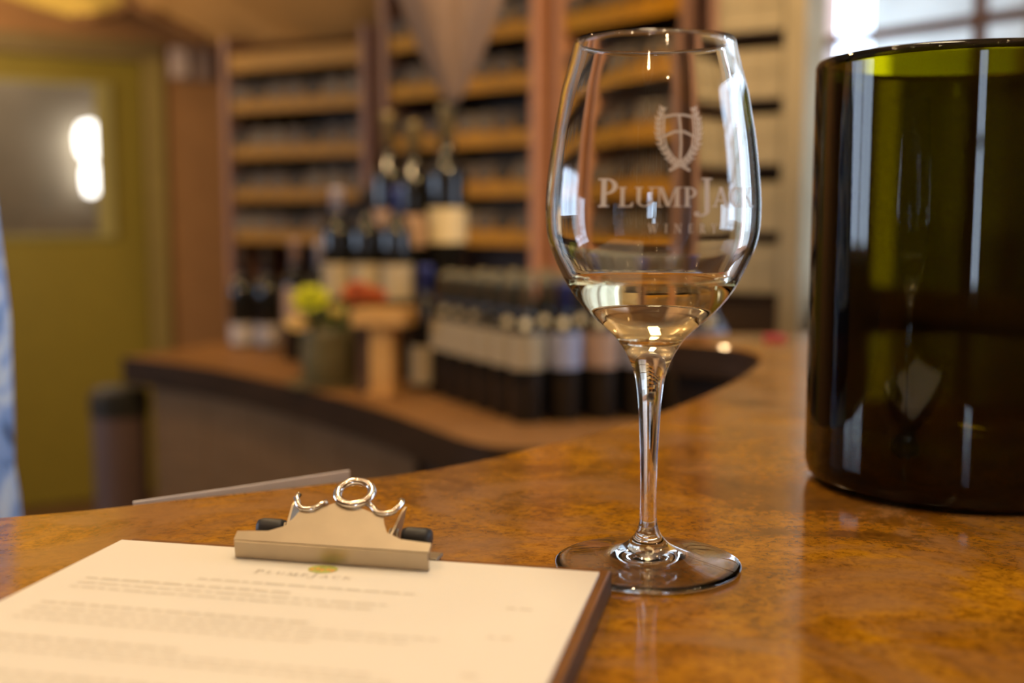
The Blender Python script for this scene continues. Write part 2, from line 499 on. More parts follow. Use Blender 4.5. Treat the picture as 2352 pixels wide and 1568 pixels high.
# pale wall with timber posts, added beyond the right window to screen the sky
tw = thing('screen_wall', 'pale rendered backdrop wall with timber posts added beyond the window', 'wall', (4.4, 5.6, -0.21), AR)
obj('render_face', B(-3.2, 6.5, 0, 0.15, 0, 3.3), M['exterior'], tw)
for k in range(8):
    x = -2.0 + k * 0.8
    obj('post', B(x, x + 0.08, -0.09, 0.0, 0, 3.3), M['timber'], tw)
obj('cap_rail', B(-3.2, 6.5, -0.04, 0.19, 3.3, 3.36), M['timber'], tw)
struct(obj('ground_terrace', B(0.8, 9.0, -2.0, 9.5, -0.30, -0.21), M['exterior']))

bm = bmesh.new()
box(bm, 0.0, LR, -0.018, 0.0, FL, 0.985)
struct(obj('trim_wainscot', bm, M['apron'], loc=(WR0[0], WR0[1], 0), rot=(0, 0, AR)))

# door, its casing, the hall behind it
d = bpy.data.objects.new('door_1', None); C.objects.link(d); struct(d)
d.location = (WB0[0], WB0[1], 0); d.rotation_euler = (0, 0, AB)
bm = bmesh.new()
for q in ((1.88, 2.04, FL + 0.01, 1.96), (2.632, 2.78, FL + 0.01, 1.96), (2.04, 2.632, FL + 0.01, 1.105), (2.04, 2.632, 1.85, 1.96)):
    box(bm, q[0], q[1], 0.0, 0.045, q[2], q[3])
obj('door_panel', bm, M['door'], d)
bm = bmesh.new()
for q in ((2.04, 2.07, 1.105, 1.85), (2.555, 2.632, 1.105, 1.85), (2.07, 2.555, 1.105, 1.125), (2.07, 2.555, 1.83, 1.85)):
    box(bm, q[0], q[1], -0.018, 0.0, q[2], q[3])
obj('glazing_bead', bm, M['lite_trim'], d)
obj('pane', B(2.04, 2.632, 0.02, 0.026, 1.105, 1.85), M['pane'], d)
obj('door_handle', lathe(bmesh.new(), [(0, 0), (0.026, 0), (0.026, 0.006), (0.011, 0.01), (0.011, 0.035), (0.027, 0.05), (0.022, 0.066), (0, 0.07)], 20), M['steel'], d, loc=(1.95, 0, 0.98), rot=(R(90), 0, 0), smooth=True)
obj('casing_jamb', B(2.79, 2.885, -0.02, 0.0, FL, 1.97), M['casing'], d)
obj('casing_jamb', B(1.775, 1.87, -0.02, 0.0, FL, 1.97), M['casing'], d)
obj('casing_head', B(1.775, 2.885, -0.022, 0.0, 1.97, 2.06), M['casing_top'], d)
hl = Matrix.Translation((WB0[0], WB0[1], 0)) @ Matrix.Rotation(AB, 4, 'Z')
for nm, q in (('wall_hall', (1.2, 3.4, 1.5, 1.6)), ('wall_hall_near', (1.1, 1.2, 0.12, 1.6)), ('wall_hall_far', (3.4, 3.5, 0.12, 1.6))):
    struct(obj(nm, B(*q, FL, 2.75), M['hall'], loc=(WB0[0], WB0[1], 0), rot=(0, 0, AB)))
gl = thing('glass_reflection', 'two white glowing globes standing in for a reflection in the door glass', 'lamp', hl @ Vector((2.80, 1.495, 1.60)), AB)  # glowing globes put in for a window reflection in the door glass
obj('back_plate', B(-0.03, 0.03, -0.02, 0.0, -0.28, 0.16), M['steel'], gl)
obj('globe', lathe(bmesh.new(), [(0, -0.125), (0.05, -0.11), (0.075, -0.06), (0.08, 0.03), (0.06, 0.09), (0, 0.11)], 20), M['reflection_glow'], gl, loc=(0, -0.10, 0.06), smooth=True)
obj('globe', lathe(bmesh.new(), [(0, -0.10), (0.035, -0.085), (0.045, -0.03), (0.045, 0.04), (0.03, 0.085), (0, 0.095)], 20), M['reflection_glow'], gl, loc=(0, -0.07, -0.17), smooth=True)
wb = thing('wall_box', 'small white plastic box on the tan wall between door and racks', 'wall box', hl @ Vector((2.915, 0, 1.885)), AB)
obj('housing', B(0.0, 0.21, -0.045, 0.0, 0, 0.155, bev=0.006), M['grey_plastic'], wb)
obj('front_cover', B(0.004, 0.085, -0.062, -0.045, 0.006, 0.149, bev=0.005), M['white_plastic'], wb)

# ------------------------------------------------------------------ bar counter (horseshoe curve)
inner = smooth_line([(-1.60, 0.335), (-1.0, 0.405), (-0.55, 0.485), (-0.2639, 0.5788), (-0.1848, 0.6152), (-0.0961, 0.6600), (-0.0300, 0.7080), (0.0379, 0.7850),
                     (0.1098, 0.8833), (0.1848, 1.0184), (0.2357, 1.1335), (0.2660, 1.2250), (0.2700, 1.2850), (0.2560, 1.3300), (0.2200, 1.3650), (0.1900, 1.3850)], 6)
outer = smooth_line([(0.20, 1.47), (0.45, 1.50), (0.70, 1.42), (0.80, 1.15), (0.76, 0.80), (0.60, 0.45), (0.35, 0.27), (0.05, 0.20), (-0.5, 0.10), (-1.0, 0.0), (-1.6, -0.1)], 6)
bar = thing('bar_counter', 'curved bar with polished amber-brown stone top in the foreground', 'bar counter')
ct = obj('countertop', prism(bmesh.new(), inner + outer, 1.03, 1.07, mi_side=1), [M['stone'], M['apron']], bar)
bv = ct.modifiers.new('bevel', 'BEVEL'); bv.width = 0.006; bv.segments = 3; bv.limit_method = 'ANGLE'; bv.angle_limit = R(50)
inn = offset_line(inner, -0.03); out = offset_line(outer, -0.05)
bm = bmesh.new(); prism(bm, inn + out, FL, 1.03)
obj('apron', bm, M['apron'], bar)
sh = [p for p in inner if -1.2 < p[0] < 0.05 and p[1] < 0.85]
bm = bmesh.new(); prism(bm, offset_line(sh, 0.10) + offset_line(sh, -0.03)[::-1], 0.90, 0.92)
obj('under_shelf', bm, M['cab_dark'], bar)

# white card standing on the under-shelf, showing above the inner edge
pa, pb = Vector((-0.205, 0.6105)), Vector((-0.0945, 0.6655))
t = (pb - pa).normalized(); n_ = Vector((-t.y, t.x)) * 0.004
bm = bmesh.new()
q = [(pa + n_, 1.0705), (pb + n_, 1.0762)]
pts = [(0.0, 0.0), ((pb - pa).length, 0.0), ((pb - pa).length, 0.1530), (0.45 * (pb - pa).length, 0.1500), (0.0, 0.1480)]
prism(bm, pts, 0.0, 0.0015, flip=lambda x, y, z: (x, z, y))
tag(obj('paper_card', bm, M['sheet'], loc=(pa.x + n_.x, pa.y + n_.y, 0.9205), rot=(0, 0, math.atan2(t.y, t.x))),
    'narrow white card showing above the back edge of the bar beyond the clipboard', 'card')

# ------------------------------------------------------------------ clipboard and menu
CB, CA = (-0.0642, 0.4795), R(-12.5)
cb = thing('clipboard', 'brown wooden clipboard with metal clip lying on the bar', 'clipboard', (CB[0], CB[1], 1.07), CA)
bm = B(-0.1085, 0.1075, -0.315, 0.0, 0.0, 0.0105, bev=0.0012)
for f in bm.faces: f.material_index = 0 if f.normal.z > 0.5 else 1
bmesh.ops.recalc_face_normals(bm, faces=bm.faces)
for f in bm.faces: f.material_index = 0 if f.normal.z > 0.5 else 1
obj('board', bm, [M['board'], M['board_edge']], cb)
Z0 = 0.0118
clip = obj('clip', B(-0.047, 0.0355, -0.0075, 0.002, 0.0106, 0.0125, bev=0.0005), M['steel'], cb)   # base plate
cx = -0.0062
# jaw: sheet bent over: front lip and rising lever plate
bm = bmesh.new()
prism(bm, [(-0.0415, 0), (0.0425, 0), (0.0425, 0.0072), (-0.0415, 0.0072)], 0, 0.0014, flip=lambda x, y, z: (cx + x, -0.0212 - z - y * 0.14, 0.0121 + y))
obj('jaw', bm, M['steel'], clip)
YT = lambda w: (-0.0214 + w * 0.809, 0.0190 + w * 0.588)      # lever plate slope
def lever(x, y, z):
    a, b = YT(y * 0.86); return (cx + x, a - z * 0.588, b + z * 0.809)
prof = [(-0.0425, 0.0), (0.0425, 0.0), (0.0425, 0.0052), (0.0290, 0.0065), (0.0225, 0.0100), (0.0198, 0.0160), (0.0185, 0.0200),
        (0.0130, 0.0215), (0.0085, 0.0235), (0.0040, 0.0262), (-0.0040, 0.0262), (-0.0085, 0.0235), (-0.0130, 0.0215), (-0.0185, 0.0200), (-0.0198, 0.0160), (-0.0225, 0.0100), (-0.0290, 0.0065), (-0.0425, 0.0052)]
bm = bmesh.new(); prism(bm, prof, -0.0007, 0.0007, flip=lever)
obj('lever_plate', bm, M['steel'], clip)
def arc(c, r, a0, a1, n=18): return [(c[0] + r * math.cos(R(a0 + (a1 - a0) * k / n)), c[1] + r * math.sin(R(a0 + (a1 - a0) * k / n))) for k in range(n + 1)]
tb = bmesh.new(); tube(tb, [lever(x + 0.003, y, 0.001) for x, y in arc((0, 0.0325), 0.0076, 0, 343, 30)], 0.0019, 10, closed=True)
obj('hanging_ring', tb, M['steel_bright'], clip, smooth=True)
for s in (-1, 1):
    tb = bmesh.new(); tube(tb, [lever(s * x + 0.003 if s > 0 else s * x, y, 0.001) for x, y in [(0.0075, 0.0262)] + arc((0.0155, 0.0262), 0.0055, 205, 335, 10) + [(0.0222, 0.0275), (0.0215, 0.0300)]], 0.0013, 8)
    obj('scroll', tb, M['steel_bright'], clip, smooth=True)
    # side flange of the lever, folded down
    bm = bmesh.new()
    prism(bm, [(-0.0180, 0.0128), (0.0035, 0.0128), (0.0030, 0.0310), (-0.0010, 0.0300), (-0.0120, 0.0225)], 0, 0.0010, flip=lambda x, y, z: (cx + s * (0.0205 + z + (y - 0.0128) * 0.22), x, y))
    obj('side_flange', bm, M['steel'], clip)
    obj('spring_end', lathe(bmesh.new(), [(0, -0.006), (0.0035, -0.006), (0.0042, -0.004), (0.0042, 0.004), (0.0035, 0.006), (0, 0.006)], 16), M['rubber'], clip, loc=(cx + s * 0.0325, -0.0055, 0.0205), rot=(0, R(90), 0), smooth=True)
obj('spring', tube(bmesh.new(), [(cx - 0.027 + 0.054 * k / 120, -0.0055 + 0.0032 * math.cos(k * 0.9), 0.0200 + 0.0032 * math.sin(k * 0.9)) for k in range(121)], 0.0006, 6), M['steel'], clip, smooth=True)

# ---- letters: each glyph is a list of polygons, cap height 1
def rect(x0, y0, x1, y1): return [(x0, y0), (x1, y0), (x1, y1), (x0, y1)]
def ring(cx_, cy_, ro, ri, a0, a1, n=8):
    out = []
    for k in range(n):
        a = R(a0 + (a1 - a0) * k / n); b = R(a0 + (a1 - a0) * (k + 1) / n)
        out.append([(cx_ + ro[0] * math.cos(a), cy_ + ro[1] * math.sin(a)), (cx_ + ro[0] * math.cos(b), cy_ + ro[1] * math.sin(b)),
                    (cx_ + ri[0] * math.cos(b), cy_ + ri[1] * math.sin(b)), (cx_ + ri[0] * math.cos(a), cy_ + ri[1] * math.sin(a))])
    return out
def serif(x, y, w=0.34): return rect(x - w / 2, y, x + w / 2, y + 0.06)
def diag(x0, y0, x1, y1, w): return [(x0 - w / 2, y0), (x0 + w / 2, y0), (x1 + w / 2, y1), (x1 - w / 2, y1)]
G = {
 'P': (0.62, [rect(0.10, 0, 0.27, 1), serif(0.185, 0), serif(0.12, 0.94, 0.24)] + ring(0.27, 0.72, (0.34, 0.28), (0.19, 0.22), -90, 90)),
 'L': (0.66, [rect(0.10, 0, 0.27, 1), serif(0.185, 0.94), serif(0.12, 0, 0.24), rect(0.2, 0, 0.60, 0.07), [(0.50, 0.0), (0.62, 0.0), (0.64, 0.26), (0.58, 0.26)]]),
 'U': (0.84, [rect(0.10, 0.3, 0.27, 1), rect(0.66, 0.3, 0.74, 1), serif(0.185, 0.94), serif(0.70, 0.94, 0.28)] + ring(0.42, 0.32, (0.32, 0.32), (0.20, 0.25), 180, 360)),
 'M': (1.10, [rect(0.12, 0, 0.19, 1), rect(0.80, 0, 0.97, 1), serif(0.155, 0, 0.28), serif(0.885, 0), serif(0.08, 0.94, 0.2), serif(0.95, 0.94, 0.24), diag(0.53, 0.02, 0.21, 1, 0.18), diag(0.53, 0.02, 0.84, 1, 0.08)]),
 'J': (0.46, [rect(0.22, -0.12, 0.38, 1), serif(0.30, 0.94)] + ring(0.08, -0.12, (0.30, 0.22), (0.15, 0.15), 0, -110) + ring(-0.02, -0.24, (0.09, 0.09), (0.0, 0.0), 0, 360)),
 'A': (0.84, [diag(0.10, 0, 0.42, 1, 0.08), diag(0.74, 0, 0.42, 1, 0.18), rect(0.24, 0.30, 0.62, 0.37), serif(0.10, 0, 0.26), serif(0.74, 0, 0.32)]),
 'C': (0.80, ring(0.44, 0.5, (0.38, 0.52), (0.22, 0.45), 48, 312, 14) + [rect(0.64, 0.68, 0.70, 0.98), rect(0.64, 0.04, 0.70, 0.28)]),
 'K': (0.84, [rect(0.10, 0, 0.27, 1), serif(0.185, 0), serif(0.185, 0.94), diag(0.28, 0.42, 0.68, 1, 0.09), diag(0.74, 0, 0.40, 0.56, 0.19), serif(0.68, 0.94, 0.26), serif(0.74, 0, 0.30)]),
 'W': (1.16, [diag(0.32, 0, 0.12, 1, 0.17), diag(0.32, 0, 0.56, 1, 0.08), diag(0.80, 0, 0.60, 1, 0.17), diag(0.80, 0, 1.02, 1, 0.08), serif(0.12, 0.94, 0.3), serif(0.58, 0.94, 0.3), serif(1.02, 0.94, 0.26)]),
 'I': (0.38, [rect(0.11, 0, 0.28, 1), serif(0.195, 0), serif(0.195, 0.94)]),
 'N': (0.94, [rect(0.12, 0, 0.19, 1), rect(0.73, 0, 0.80, 1), diag(0.76, 0, 0.18, 1, 0.18), serif(0.155, 0, 0.28), serif(0.10, 0.94, 0.24), serif(0.765, 0.94, 0.28)]),
 'E': (0.68, [rect(0.10, 0, 0.27, 1), rect(0.10, 0, 0.60, 0.07), rect(0.10, 0.93, 0.57, 1), rect(0.2, 0.47, 0.48, 0.54), rect(0.55, 0, 0.62, 0.26), rect(0.52, 0.76, 0.58, 1), rect(0.45, 0.38, 0.50, 0.63)]),
 'R': (0.78, [rect(0.10, 0, 0.27, 1), serif(0.185, 0), serif(0.12, 0.94, 0.24), diag(0.68, 0, 0.40, 0.48, 0.19), serif(0.70, 0, 0.26)] + ring(0.27, 0.74, (0.33, 0.26), (0.18, 0.20), -90, 90)),
 'Y': (0.82, [rect(0.33, 0, 0.50, 0.46), serif(0.415, 0), diag(0.40, 0.42, 0.12, 1, 0.17), diag(0.43, 0.42, 0.70, 1, 0.08), serif(0.12, 0.94, 0.3), serif(0.70, 0.94, 0.26)]),
}

# ---- the menu sheet
mn = thing('menu_sheet', 'cream printed menu sheet held on the clipboard', 'paper', (CB[0], CB[1], 1.08055), CA)
obj('page', B(-0.1092, 0.1035, -0.290, -0.0080, 0.0, 0.0012), M['paper'], mn)
bm = bmesh.new()
def flat_poly(bm, pts, z=0.00135):
    f = bm.faces.new([bm.verts.new((x, y, z)) for x, y in pts])
    if f.normal.z < 0: f.normal_flip()
x = -0.0320
for i, ch in enumerate('PLUMPJACK'):
    h = 0.0045 if ch == 'P' and i == 0 or ch == 'J' else 0.0034
    w, polys = G[ch]
    for k, p in enumerate(polys): flat_poly(bm, [(x + a * h * 1.25, -0.0395 + b * h) for a, b in p], 0.00135 + k * 1e-6)
    x += (w + 0.30) * h * 1.25
obj('heading', bm, M['ink_head'], mn)
bm = bmesh.new()
rnd = random.Random(3)
def words(bm, x0, x1, y, h, dens=1.0):
    x = x0
    while x < x1:
        w = rnd.uniform(0.0025, 0.008)
        if x + w > x1: break
        flat_poly(bm, rect(x, y, x + w, y + h))
        x += w + rnd.uniform(0.0012, 0.002) * dens
words(bm, -0.050, 0.041, -0.0515, 0.0016)
for y0, x1s in ((-0.060, (-0.006,)), (-0.0655, (0.035, 0.03)), (-0.089, (0.012,)), (-0.0945, (0.062, 0.055, 0.02)), (-0.122, (-0.02,)), (-0.1275, (0.05, 0.06)), (-0.150, (0.0,)), (-0.1555, (0.06, 0.045)), (-0.185, (0.0,)), (-0.19, (0.06, 0.05))):
    for k, x1 in enumerate(x1s): words(bm, -0.094, x1, y0 - k * 0.0052, 0.0019 if len(x1s) == 1 else 0.0013)
for y in (-0.059, -0.0885, -0.1215, -0.150): words(bm, 0.0765, 0.0865, y, 0.0018)
tag(obj('text_lines', bm, M['ink'], mn), None, kind='stuff')
bm = bmesh.new()
flat_poly(bm, [(-0.0062 + 0.0062 * math.cos(k * 0.35), -0.0290 + 0.0050 * math.sin(k * 0.35)) for k in range(18)], 0.0014)
e = obj('crest', bm, M['ink_green'], mn); e['label'] = 'small green and orange printed crest'
bm = bmesh.new()
for k in range(5): flat_poly(bm, rect(-0.0112 + k * 0.0022, -0.0318 + 0.0009 * (k % 2), -0.0096 + k * 0.0022, -0.0290 + 0.0009 * (k % 2)), 0.0015)
obj('crest_detail', bm, M['ink_orange'], mn)

# ------------------------------------------------------------------ wine glass
GX, GY = 0.0599, 0.4942
OUT = [(0.0, 0.0046), (0.010, 0.0042), (0.020, 0.0028), (0.030, 0.0011), (0.0370, 0.0), (0.0400, 0.0004), (0.0408, 0.0014), (0.0400, 0.0024), (0.034, 0.0036), (0.026, 0.0050), (0.018, 0.0066), (0.0115, 0.0090), (0.0075, 0.0122), (0.0050, 0.0160), (0.0039, 0.0205),
       (0.0035, 0.028), (0.0035, 0.0373), (0.0038, 0.050), (0.0043, 0.061), (0.0050, 0.073), (0.0060, 0.0817), (0.0076, 0.0880), (0.0098, 0.0933), (0.0124, 0.0978), (0.0155, 0.1020), (0.0208, 0.1070), (0.0262, 0.1117), (0.0318, 0.1180), (0.0355, 0.1235),
       (0.0386, 0.1291), (0.0418, 0.136), (0.0441, 0.1426), (0.0452, 0.149), (0.0455, 0.155), (0.0454, 0.161), (0.0449, 0.1674), (0.0438, 0.178), (0.0424, 0.1884), (0.0408, 0.197), (0.0391, 0.2058), (0.0371, 0.213), (0.0353, 0.2195), (0.0337, 0.2262)]
TH = 0.0020
def r_out(z):
    for (r0, z0), (r1, z1) in zip(OUT[5:], OUT[6:]):
        if z0 <= z <= z1 and z1 > z0: return r0 + (r1 - r0) * (z - z0) / (z1 - z0)
    return OUT[-1][0]
def fine(prof, n=3):
    pts = smooth_line([(r, z, 0) for r, z in prof], n)
    return [(max(0, p[0]), p[1]) for p in pts]
ZW = 0.1271
inn_up = [(r - TH - max(0, (0.14 - z) * 0.035), z) for r, z in OUT if z > 0.112]
ri = lambda z: next((a[0] + (b[0] - a[0]) * (z - a[1]) / (b[1] - a[1]) for a, b in zip(inn_up, inn_up[1:]) if a[1] <= z <= b[1]), inn_up[0][0])
upper = [(ri(ZW), ZW)] + [p for p in inn_up if p[1] > ZW + 0.001]
lower = [(0.0, 0.1010), (0.006, 0.1014), (0.0120, 0.1035), (0.0178, 0.1075), (0.0235, 0.1120)] + [p for p in inn_up if 0.114 < p[1] < ZW - 0.001] + [(ri(ZW), ZW)]
gob = thing('wine_glass', 'stemmed wine glass with white wine and etched winery crest on the bar', 'wine glass', (GX, GY, 1.0702))
bm = bmesh.new()
prof_o = fine(OUT)
rim = [(0.0334, 0.2268), (0.0330, 0.22685)]
lathe(bm, prof_o + rim + fine(upper)[::-1], 128)
# orient: everything here was built outer skin upward then inner skin downward, so flip to outward
me = bpy.data.meshes.new('bowl_and_stem')
bm.normal_update()
for f in bm.faces:
    c = f.calc_center_median(); rr = math.hypot(c.x, c.y)
for v in list(bm.verts): pass
# outward test on a face of the outer stem
fs = [f for f in bm.faces if 0.03 < f.calc_center_median().z < 0.06]
if fs and fs[0].normal.dot(Vector((fs[0].calc_center_median().x, fs[0].calc_center_median().y, 0))) < 0:
    bmesh.ops.reverse_faces(bm, faces=bm.faces)
bm.to_mesh(me); bm.free()
for p in me.polygons: p.use_smooth = True
me.materials.append(M['clear'])
go = bpy.data.objects.new('bowl_and_stem', me); C.objects.link(go); go.parent = gob
# wine: side wall is the glass/wine interface, top is wine/air
wn = thing('white_wine', 'pale straw white wine filling the base of the glass bowl', 'wine', (GX, GY, 1.0702))
bm = bmesh.new(); lp = fine(lower); lathe(bm, lp, 128); nside = len(bm.faces)
men = [(ri(ZW), ZW), (ri(ZW) - 0.0010, ZW - 0.0004), (ri(ZW) - 0.004, ZW - 0.0006), (0.0, ZW - 0.0006)]
lathe(bm, men, 128)
bmesh.ops.remove_doubles(bm, verts=bm.verts, dist=1e-6)
bmesh.ops.recalc_face_normals(bm, faces=bm.faces)
for f in bm.faces:
    c = f.calc_center_median(); f.material_index = 0 if c.z > ZW - 0.00075 and f.normal.z > 0.4 else 1
wo = obj('liquid', bm, [M['wine_top'], M['wine_side']], wn, smooth=True)

# etched print on the bowl
tow = Vector((-GX, -GY)).normalized(); rgt = Vector((-tow.y, tow.x))
if rgt.x < 0: rgt = -rgt
def on_bowl(az, z, off=0.00025):
    r = r_out(z) + off
    p = (tow * math.cos(az) + rgt * math.sin(az)) * r
    return (p.x, p.y, z)
def bowl_poly(bm, pts, az0, z0, lift=0.0):
    rr = 0.0452
    f = bm.faces.new([bm.verts.new(on_bowl(az0 + a / rr, z0 + b, 0.00025 + lift)) for a, b in pts])
def bowl_text(text, az0, az1, z0, h, big=(), hb=None, gap=0.12):
    bm = bmesh.new()
    tot = sum(G[c][0] * (hb if i in big else h) for i, c in enumerate(text)) + gap * h * (len(text) - 1)
    sx = (az1 - az0) * 0.0452 / tot; x = 0.0
    for i, c in enumerate(text):
        hh = hb if i in big else h
        for k, p in enumerate(G[c][1]): bowl_poly(bm, [((x + a * hh) * sx, b * hh) for a, b in p], az0, z0, k * 2e-6)
        x += G[c][0] * hh + gap * h
    return bm
obj('name_lettering', bowl_text('PLUMPJACK', R(-28), R(61), 0.1573, 0.0077, (0, 5), 0.0112, 0.02), M['frost'], gob)
obj('winery_lettering', bowl_text('WINERY', R(-2), R(34), 0.1472, 0.0036, gap=0.75), M['frost'], gob)
bm = bmesh.new()
A0, ZE = R(13.5), 0.1755
def eb(pts): bowl_poly(bm, pts, A0, ZE)
sh_pts = [(-0.0062, 0.0165), (-0.0064, 0.0100), (-0.0052, 0.0050), (-0.0028, 0.0012), (0.0, -0.0012), (0.0028, 0.0012), (0.0052, 0.0050), (0.0064, 0.0100), (0.0062, 0.0165)]
def stroke(pts, w):
    for a, b in zip(pts, pts[1:]):
        d_ = Vector((b[0] - a[0], b[1] - a[1])).normalized(); nn = Vector((-d_.y, d_.x)) * w / 2
        eb([(a[0] + nn.x, a[1] + nn.y), (a[0] - nn.x, a[1] - nn.y), (b[0] - nn.x, b[1] - nn.y), (b[0] + nn.x, b[1] + nn.y)])
stroke(sh_pts, 0.0008)
stroke([(-0.0062, 0.0165), (-0.002, 0.0173), (0.002, 0.0173), (0.0062, 0.0165)], 0.0009)
stroke([(0.0, 0.017), (0.0005, 0.012), (0.0006, 0.006), (0.0, -0.001)], 0.0010)
stroke([(-0.0063, 0.0090), (-0.002, 0.0108), (0.002, 0.0108), (0.0062, 0.0090)], 0.0010)
for s in (-1, 1):                                            # wreath of leaves on both sides
    path = [(s * 0.0008, -0.0022), (s * 0.0045, 0.0010), (s * 0.0074, 0.0058), (s * 0.0086, 0.0105), (s * 0.0084, 0.0155), (s * 0.0066, 0.0205)]
    stroke(path, 0.0007)
    for k in range(13):
        u = k / 12 * 4.6; i = min(int(u), 4); f_ = u - i
        px_ = path[i][0] + (path[i + 1][0] - path[i][0]) * f_; py = path[i][1] + (path[i + 1][1] - path[i][1]) * f_
        d_ = Vector((path[i + 1][0] - path[i][0], path[i + 1][1] - path[i][1])).normalized()
        for sd in (-1, 1):
            l_ = (d_ * 0.85 + Vector((-d_.y, d_.x)) * sd * 0.6).normalized(); nn = Vector((-l_.y, l_.x))
            eb([(px_, py), (px_ + l_.x * 0.0013 + nn.x * 0.0006, py + l_.y * 0.0013 + nn.y * 0.0006), (px_ + l_.x * 0.0030, py + l_.y * 0.0030), (px_ + l_.x * 0.0013 - nn.x * 0.0006, py + l_.y * 0.0013 - nn.y * 0.0006)])
    stroke([(s * 0.0006, -0.0018), (-s * 0.0042, -0.0042)], 0.0011)
obj('crest', bm, M['frost'], gob)

# ------------------------------------------------------------------ olive glass cylinder
CYX, CYY, CYR, CYH = 0.2557, 0.656, 0.083, 0.2405
w = 0.0055
bm = bmesh.new()
prof = [(0, 0.003), (CYR * 0.78, 0.002), (CYR - 0.012, 0.0), (CYR - 0.005, 0.0016), (CYR - 0.0015, 0.005), (CYR, 0.011), (CYR, 0.016), (CYR, 0.10), (CYR, CYH - 0.012), (CYR, CYH - 0.006), (CYR, CYH - 0.003), (CYR - 0.001, CYH - 0.0008), (CYR - w / 2, CYH), (CYR - w + 0.001, CYH - 0.0008), (CYR - w, CYH - 0.003), (CYR - w, CYH - 0.006), (CYR - w, CYH - 0.012), (CYR - w, 0.10), (CYR - w, 0.040), (CYR - w, 0.032), (CYR - w - 0.004, 0.021), (CYR - 0.02, 0.017), (0, 0.019)]
lathe(bm, prof, 128)
tag(obj('glass_cylinder', bm, M['olive_glass'], loc=(CYX, CYY, 1.0702), smooth=True), 'tall dark olive glass cylinder open at the top, standing on the bar', 'vessel')

# ------------------------------------------------------------------ wine racks
butt_proto = None
def rack(name, label, p0, p1, levels, ztop, nb, depth, near, posts, group, rail_h=0.075, post_w=0.05, rm='rail'):
    L, a = wall_frame('', p0, p1)
    r = thing(name, label, 'wine rack', (p0[0], p0[1], 0), a)
    obj('side_post', B(0, post_w, 0, depth, FL, ztop + 0.06, bev=0.004), posts[0], r)
    obj('side_post', B(L - post_w, L, 0, depth, FL, ztop + 0.06, bev=0.004), posts[1], r)
    obj('back_panel', B(post_w, L - post_w, depth - 0.02, depth, FL, ztop), M['rack_back'], r)
    obj('top_board', B(post_w, L - post_w, 0.01, depth - 0.02, ztop - 0.07, ztop), M[rm], r)
    obj('base_board', B(post_w, L - post_w, 0.01, depth - 0.02, 0.70, 0.73), M['rack_back'], r)
    x0, x1 = post_w + 0.004, L - post_w - 0.004
    pitch = (x1 - x0) / nb
    for li, z in enumerate(levels):
        pts = [(x0, -rail_h)]
        pts.append((x1, -rail_h)); pts.append((x1, 0))
        for k in reversed(range(nb)):
            c = x0 + (k + 0.5) * pitch
            rr = min(0.040, pitch * 0.5 - 0.003)
            for q in range(9):
                an = math.pi * q / 8
                pts.append((c + rr * math.cos(an), -rr * 0.85 * math.sin(an)))
        pts.append((x0, 0))
        bm = bmesh.new(); prism(bm, pts, 0.012, 0.034, flip=lambda x, y, zz: (x, zz, z + y))
        obj('shelf_rail', bm, M[rm], r)
        obj('shelf_board', B(x0, x1, 0.034, depth - 0.02, z - rail_h, z - rail_h + 0.015), M['rack_back'], r)
        for k in range(nb):
            global butt_proto
            rb = min(0.0375, pitch * 0.5 - 0.0065)
            if butt_proto is None:
                bm = bmesh.new()
                lathe(bm, [(0, 0.012), (0.018, 0.008), (0.028, 0.0), (0.034, 0.0), (0.0375, 0.006), (0.0375, 0.18), (0.030, 0.205), (0.015, 0.22), (0.0145, 0.27), (0, 0.27)], 20)
                butt_proto = obj('wine_bottle', bm, M['butt'], smooth=True); o = butt_proto
            else:
                o = butt_proto.copy(); C.objects.link(o)
            mloc = Matrix.Translation((p0[0], p0[1], 0)) @ Matrix.Rotation(a, 4, 'Z') @ Vector((x0 + (k + 0.5) * pitch, 0.008, z + 0.0385 - 0.034))
            o.location = mloc; o.rotation_euler = Euler((R(-90), 0, a), 'XYZ')
            s = rb / 0.0375; o.scale = (s, s, 1)
            o.material_slots[0].link = 'OBJECT'; o.material_slots[0].material = M[('butt', 'butt_pale', 'butt', 'butt_dim', 'butt_pale', 'butt_dim', 'butt')[(k * 3 + li * 5) % 7]]
            tag(o, f'dark bottle end, {ORD[k]} from the left, {ORD[li]} shelf down, {near}', 'bottle', group)
    return r, L, a


rack('wine_rack', 'wine rack of bottles beside the olive door', (-1.118, 4.50), (-0.512, 4.15), (1.680, 1.507, 1.345, 1.188), 1.830, 7, 0.34, 'rack beside the door', (M['post'], M['post']), 'bottles in the rack beside the door', post_w=0.034)
rack('wine_rack', 'wine rack of bottles behind the hanging fabric cone', (-0.462, 4.07), (0.085, 3.60), (1.85, 1.688, 1.514, 1.354, 1.197), 2.05, 8, 0.34, 'rack behind the cone', (M['post'], M['post_pink']), 'bottles in the rack behind the fabric cone', post_w=0.04, rm='rail_lit')
rack('wine_rack', 'wine rack of bottles seen through the wine glass', (0.125, 3.56), (0.470, 3.12), (1.84, 1.675, 1.502, 1.342, 1.190), 2.05, 7, 0.34, 'rack behind the glass', (M['post_pink'], M['post']), 'bottles in the rack behind the wine glass', post_w=0.036, rm='rail_lit')

